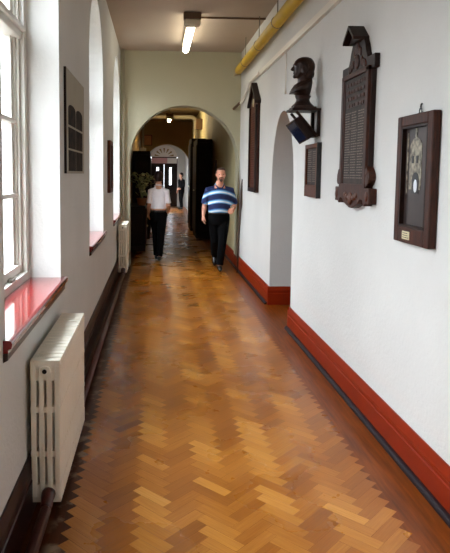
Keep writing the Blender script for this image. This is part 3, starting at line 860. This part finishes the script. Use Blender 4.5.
    for z, rx, ry in tw:
        q = ering(T(0, 0 if z < 1.43 else -.008, z), rx*wd*k, ry*wd*k)
        if z > 1.43: q = [(p[0], p[1], p[2]+.55*min(0, p[1])) for p in q]
        rg.append(q)
    b.rings(rg)
    for sd in ('r', 'l'):
        sh, el, wr = arms[sd]
        q = lerp(sh, el, sleeve) if sleeve <= 1 else lerp(el, wr, sleeve-1)
        pts = [lerp(sh, (0, sh[1], sh[2]), .35), sh, lerp(sh, el, .5)]+([el] if sleeve > 1 else [])+[q]
        sw = P.get('sw', 1)
        rr = [.072*k, .070*k, .068*k*sw]+([.06*k] if sleeve > 1 else [])+[(.073*sw if sleeve <= 1 else .045)*k]
        b.tube(pts, rr, 16)
    b.build('shirt', M[shirt], t, remesh=.009, sm=3)
    b = MB()                                                # collar
    for s in (-1, 1):
        a = [T(s*.006, -.112, 1.385), T(s*.05, -.092, 1.425), T(s*.078, -.01, 1.47), T(s*.05, .06, 1.487), T(0, .072, 1.488)]
        b.tube(a, [.010*k]*5, 8)
    b.build('collar', M[shirt], t, smooth=True)
    # trousers
    b = MB()
    b.rings([ering(T(0, .005, z), rx*wd*k, ry*wd*k) for z, rx, ry in ((.78, .150, .115), (.86, .172, .132), (.94, .172, .134), (1.0, .166, .130))])
    for sd in ('r', 'l'):
        hp, kn, an, to = legs[sd]
        end = lerp(kn, an, .97)
        b.tube([hp, lerp(hp, kn, .35), kn, lerp(kn, an, .5), end], [.098*k*wd**.5, .094*k*wd**.5, .074*k, .068*k, .064*k], 16)
        b.ell(hp, (.1*k,)*3, 12); b.ell(kn, (.074*k,)*3, 12)
    b.build('trousers', M[trousers], t, remesh=.01, sm=3)
    b = MB(); b.rings([ering(T(0, .005, z), .176*wd*k, .138*wd*k) for z in (.965, .995)]); b.build('belt', M['belt'], t)
    for sd in ('r', 'l'):
        hp, kn, an, to = legs[sd]
        a = Vector(an); o = Vector(to); d = (o-a); d2 = d.normalized()
        heel = a-d2*.045*k+Vector((0, 0, -.035*k))
        b = MB().tube([heel+Vector((0, 0, .012*k)), a+Vector((0, 0, -.022*k)), a+d*.55+Vector((0, 0, -.008*k)), o, o+d2*.05*k+Vector((0, 0, -.006*k))], [.034*k, .046*k, .044*k, .040*k, .018*k], 14)
        b.build('shoe', M['shoe'], t, remesh=.007, sm=3)
    return t, arms

man = {'stout': 1.06, 'hair': 'short', 'hx': .015, 'hy': -.03, 'hem': .985,
       'arm_r': ((-.185, 0, 1.365), (-.250, .03, 1.11), (-.275, -.04, .93), (0, -.25, -1), (1, 0, 0), (0, -1, 0)),
       'arm_l': ((.185, 0, 1.365), (.262, .05, 1.11), (.225, -.17, 1.06), (-.45, -.75, -.35), (-.5, .2, -1), (-.4, 0, 1)),
       'leg_l': ((.085, .0, .90), (.05, -.10, .49), (.005, -.13, .085), (.0, -.27, .045)),
       'leg_r': ((-.09, .02, .90), (-.065, .06, .49), (-.035, .36, .20), (-.035, .30, .07)), 'curl': .6}
mt, marm = person('man in a blue striped shirt and black trousers walking towards us on the right', (1.085, 10.22, 0), 0, man, 'striped', 'hair_brown', 'skin', beard=True)
w_ = Vector(marm['l'][2]); e_ = Vector(marm['l'][1]); dd = (w_-e_).normalized()
MB().tube([w_-dd*.03, w_-dd*.008], .032, 16).build('wristwatch', M['watch'], mt, smooth=False)

woman = {'stout': .86, 'hair': 'long', 'hem': 1.03, 'hy': -.03,
         'sw': .85, 'arm_r': ((-.145, 0, 1.365), (-.19, .02, 1.10), (-.185, -.12, .98), (.2, -.8, -.5), (1, 0, 0), (0, 0, 1)),
         'arm_l': ((.145, 0, 1.365), (.18, .03, 1.10), (.19, -.12, .93), (0, -.5, -1), (-1, 0, 0), (0, -1, 0)),
         'leg_l': ((.08, 0, .90), (.05, -.13, .50), (.03, -.12, .085), (.03, -.26, .045)),
         'leg_r': ((-.08, .02, .90), (-.05, .05, .49), (-.02, .20, .105), (-.02, .09, .05)), 'curl': .5}
person('person in a white short-sleeved shirt and black trousers walking away through the arch', (.05, 11.2, 0), PI, woman, 'white_shirt', 'hair_dark', 'skin_pale', hgt=1.68, sleeve=.9, tail=True)
far = {'stout': .95, 'hair': 'long', 'hem': .80,
       'arm_r': ((-.185, 0, 1.395), (-.22, .03, 1.12), (-.20, -.08, .90), (0, -.4, -1), (1, 0, 0), (0, -1, 0)),
       'arm_l': ((.185, 0, 1.395), (.22, .0, 1.12), (.17, -.18, .98), (-.2, -.8, 0), (-1, 0, 0), (0, 0, 1)),
       'leg_l': ((.08, 0, .90), (.08, -.05, .49), (.08, -.02, .085), (.08, -.16, .045)),
       'leg_r': ((-.08, 0, .90), (-.08, .0, .49), (-.08, .06, .085), (-.08, -.08, .045)), 'curl': .5}
person('distant person in dark clothes standing beyond the second arch', (1.17, 27.6, 0), -PI/3, far, 'dark_cloth', 'hair_dark', 'skin_pale', trousers='dark_cloth', hgt=1.68, sleeve=1.85)

# ------------------------------------------------------------------ things in the hall beyond the arch
def cabinet(label, x0, x1, y0, y1, h, face, name='cabinet', panels=2, cornice=True):
    """face: +1 doors look to +x, -1 to -x"""
    t = thing(name, label, 'cupboard', ((x0+x1)/2, (y0+y1)/2, 0))
    w, d = (x1-x0)/2, (y1-y0)/2
    MB().bx((-w, -d, .0), (w, d, h)).build('carcass', M['cab_dark'], t, bevel=.006)
    if cornice:
        MB().bx((-w-.03*(face > 0)*0, -d-.04, h), (w, d+.04, h+.05)).bx((-w, -d-.06, h+.05), (w, d+.06, h+.09)).build('cornice', M['cab_dark'], t)
    b = MB().bx((-w, -d-.006, 0), (w, -d+.01, .1)); b.build('plinth', M['oak_black'], t)
    for k in range(panels):
        ya = -d+.03+k*(2*d-.06)/panels; yb = ya+(2*d-.06)/panels-.01
        dr = MB().bx((face*w, ya, .14), (face*(w+.02), yb, h-.05)).build('door', M['cab_red'] if h < 1.5 else M['cab_dark'], t, bevel=.005)
        MB().ell((face*(w+.03), (ya+.06) if k % 2 else (yb-.06), h*.5), (.018, .018, .018)).build('knob', M['brass'], dr, smooth=True)
    b = MB().box((0, -d-.008, h*.5), (2*w-.12, .014, h-.35)); b.build('end_panel', M['oak_black'], t, bevel=.004)
    return t
cabinet('tall dark cupboard with a cornice behind the man, right of the hall', 1.03, XR-.04, 15.15, 16.6, 2.42, -1)
cabinet('taller dark cupboard beyond the first, right of the hall', 1.0, XR-.04, 17.2, 18.4, 2.55, -1)
cabinet('low dark cabinet under the plant, left of the hall', XL+.04, -.22, 12.6, 14.2, .95, 1, cornice=False)
cabinet('tall dark cupboard beyond the plant, left of the hall', XL+.04, -.15, 15.0, 17.2, 2.1, 1)

def plant():
    t = thing('potted_plant', 'potted flowering plant standing on the low dark cabinet', 'plant', (-.30, 13.0, .95))
    MB().lathe([(.07, 0), (.095, .04), (.11, .13), (.118, .15), (.11, .16), (.09, .15)], seg=18).build('pot', M['terracotta'], t, smooth=True)
    rng = random.Random(21); bl = MB(); bs = MB(); bf = MB()
    for k in range(26):
        a = rng.uniform(0, 2*PI); r = rng.uniform(.05, .26); hh = rng.uniform(.25, .72)
        tip = Vector((r*math.cos(a), r*math.sin(a), hh))
        bs.tube([(0, 0, .13), (tip.x*.4, tip.y*.4, .13+(hh-.13)*.6), tuple(tip)], [.006, .005, .003], 5)
        for q in range(3):
            c = tip + Vector((rng.uniform(-.06, .06), rng.uniform(-.06, .06), rng.uniform(-.12, .05)))
            rot = Matrix.Rotation(rng.uniform(0, 6), 4, 'Z') @ Matrix.Rotation(rng.uniform(-.9, .9), 4, 'X')
            bl.ell(c, (.028, .06, .006), 8, rot)
        if k % 2 == 0: bf.ell(tip, (.038, .038, .028), 8)
    bs.build('stem', M['leaf'], t); bl.build('foliage', M['leaf'], t, smooth=True); bf.build('blossom', M['flower'], t, smooth=True)
plant()

def hall_bits():
    # cream pipe across the hall, turning down the right wall
    b = MB(); z = H+1.86; y = 20.0
    pts = [(XL, y, z), (1.15, y, z)] + [(1.15+.14*math.sin(a*PI/10), y, z-.14+.14*math.cos(a*PI/10)) for a in range(1, 6)] + [(1.29, y, 0)]
    b.tube(pts, .065, 14)
    tag(b.build('cross_pipe', M['pipe_cream'], smooth=True), 'pale pipe crossing the dark hall ceiling and dropping at the right', 'pipe')
    b = MB().tube([(XL+.09, 23.85, 0), (XL+.09, 23.85, ZC)], .05, 10)
    tag(b.build('hall_riser', M['pipe_cream'], smooth=True), 'pale vertical pipe in the far left corner of the dark hall', 'pipe')
    b = MB().box((XR-.10, 19.0, H+1.55), (.2, .35, .32))
    tag(b.build('junction_box', M['fitting_brown'], bevel=.01), 'dark junction box high on the right wall of the hall', 'box')
    batten('small lit ceiling light in the dark hall beyond the arch', .40, 18.0, 19.1, ZC-.002, 'tube_hall', .28)
    t = thing('notice_board', 'orange-brown wooden board high on the wall left of the second arch', 'board', (-.33, Y2, 2.95))
    MB().box((0, -.02, 0), (.34, .036, .42)).build('frame', M['oak_red'], t, bevel=.005)
    MB().box((0, -.041, 0), (.28, .008, .36)).build('panel', mat('notice_wood', (176, 108, 44), .45, var=.1, vscale=8), t)
    b = MB().box((XL+.11, 23.55, 2.4), (.22, .2, .45))
    tag(b.build('meter_box', M['fitting'], bevel=.01), 'grey box on the pipe in the far left corner', 'box')
    for lab, y, w, zc, h, fm in (('small pale picture in a dark frame on the hall wall beside the man', 14.4, .26, 1.80, .34, M['mount']),
                           ('red picture in a dark frame on the hall wall near the second arch', 22.3, .8, 1.86, .5, M['cab_red']),
                           ('dark picture on the hall wall nearer than the red one', 19.8, .6, 1.8, .45, M['print_dark'])):
        t = thing('wall_picture', lab, 'picture', (XR, y, zc), RZ)
        b = MB()
        for s in (-1, 1): b.box((s*(w/2-.02), -.015, 0), (.04, .03, h))
        for s in (-1, 1): b.box((0, -.015, s*(h/2-.02)), (w-.08, .03, .04))
        b.build('frame', M['black'], t); MB().box((0, -.01, 0), (w-.08, .015, h-.08)).build('print', fm, t)
hall_bits()

def lobby_door():
    t = thing('door_2', None, None); t['kind'] = 'structure'
    y = Y3+.06
    for s in (-1, 1):
        x0 = DC+s*.005; x1 = DC+s*(DW-.03)
        b = MB(); w = abs(x1-x0); cx = (x0+x1)/2
        b.box((cx-w/2+.05, y, 1.05), (.10, .05, 2.1)); b.box((cx+w/2-.05, y, 1.05), (.10, .05, 2.1))
        for z, h in ((.15, .3), (1.0, .15), (2.02, .16)): b.box((cx, y, z), (w-.2, .05, h))
        b.box((cx, y, .62), (w-.2, .03, .64))
        for xx in (-.14, .14): b.box((cx+xx, y, 1.5), (.17, .05, .9))
        lf = b.build('door_leaf', M['oak_black'], t)
        MB().box((cx, y, 1.5), (w-.2, .006, .9)).build('door_pane', M['glass'], lf)
    b = MB()
    for s in (-1, 1): b.box((DC+s*(DW-.015), y, 1.2), (.03, .08, 2.4))
    b.box((DC, y, 2.12), (2*DW-.06, .08, .05)); b.box((DC, y, 2.44), (2*DW-.06, .08, .05))
    b.build('door_frame', M['oak_dark'], t)
    MB().box((DC-.35*DW, y-.02, 2.28), (DW*1.2, .05, .27)).build('banner_red', M['banner'], t)
    MB().box((DC+.6*DW, y-.02, 2.28), (DW*.72, .05, .27)).build('banner_pale', M['banner_white'], t)
    b = MB()
    out = arch_pts(DC-DW, DC+DW, 2.46, .60)
    b.prism([(p[0], p[1]) for p in out], y-.02, y+.03)
    b.build('fanlight', M['banner_white'], t)
    b = MB()
    for k in range(7):
        a0 = PI*(k+.25)/7; a1 = PI*(k+.75)/7
        pts = []
        for r, aa in ((.22, (a0+a1)/2-.04), (.44, a0+.02), (.44, a1-.02), (.22, (a0+a1)/2+.04)):
            pts.append((DC+DW/.6*r*math.cos(aa), 2.46+r*math.sin(aa)))
        b.prism(pts, y-.03, y-.018)
    b.build('fanlight_pane', M['hall_dark'], t)
lobby_door()

# ------------------------------------------------------------------ daylight
w = bpy.data.worlds.new('World'); SC.world = w; w.use_nodes = True
nt = w.node_tree; N = nt.nodes; L = nt.links
bg = N['Background']
tc = N.new('ShaderNodeTexCoord'); sp = N.new('ShaderNodeSeparateXYZ'); L.new(tc.outputs['Generated'], sp.inputs[0])
r = N.new('ShaderNodeValToRGB'); cr = r.color_ramp
mr = N.new('ShaderNodeMapRange'); mr.inputs['From Min'].default_value = -1; mr.inputs['From Max'].default_value = 1
L.new(sp.outputs['Z'], mr.inputs['Value']); L.new(mr.outputs[0], r.inputs['Fac'])
cr.elements[0].position = .40; cr.elements[0].color = (.075, .073, .068, 1)
cr.elements[1].position = .52; cr.elements[1].color = (.41, .447, .485, 1)
e = cr.elements.new(1.0); e.color = (1.93, 2.17, 2.43, 1)
L.new(r.outputs['Color'], bg.inputs['Color'])
bg.inputs['Strength'].default_value = 6.0
def portal(c, sx, sz):
    ld = bpy.data.lights.new('window_daylight', 'AREA'); ld.shape = 'RECTANGLE'; ld.size = sx; ld.size_y = sz
    o = bpy.data.objects.new('window_daylight', ld); COL.objects.link(o)
    o.location = c; o.rotation_euler = (0, -PI/2, 0)       # emits towards +x
    ld.cycles.is_portal = True
for c in WINC: portal((LX1-.03, c, (SILL+SPR+RISE)/2), SPR+RISE-SILL, WW)
portal((XL-.35, 26.5, 1.95), 2.1, 1.8)

# ------------------------------------------------------------------ camera
cam = bpy.data.cameras.new('camera'); co = bpy.data.objects.new('camera', cam); COL.objects.link(co)
yaw, pitch, roll = math.radians(2.5), math.radians(5.0), math.radians(.55)
R = Matrix.Rotation(-yaw, 3, 'Z') @ Matrix.Rotation(PI/2-pitch, 3, 'X') @ Matrix.Rotation(roll, 3, 'Z')
co.matrix_world = Matrix.Translation((0, 0, H)) @ R.to_4x4()
cam.sensor_fit = 'AUTO'; cam.sensor_width = 36
cam.lens = F/553*36
v = R.transposed() @ Vector((0, 1, 0))
px = F*v.x/-v.z; py = F*v.y/-v.z            # vanishing point without shift, relative to centre (y up)
cam.shift_x = (px-(156-225))/553
cam.shift_y = (py-(276.5-173.5))/553
cam.clip_start = .05
SC.camera = co

SC.view_settings.view_transform = 'Standard'; SC.view_settings.look = 'None'
SC.view_settings.exposure = 1.5; SC.view_settings.gamma = 1
SC.view_settings.use_curve_mapping = False
SC.cycles.use_denoising = True
SC.cycles.max_bounces = 10; SC.cycles.diffuse_bounces = 6; SC.cycles.glossy_bounces = 4; SC.cycles.transparent_max_bounces = 12
SC.cycles.sample_clamp_indirect = 8
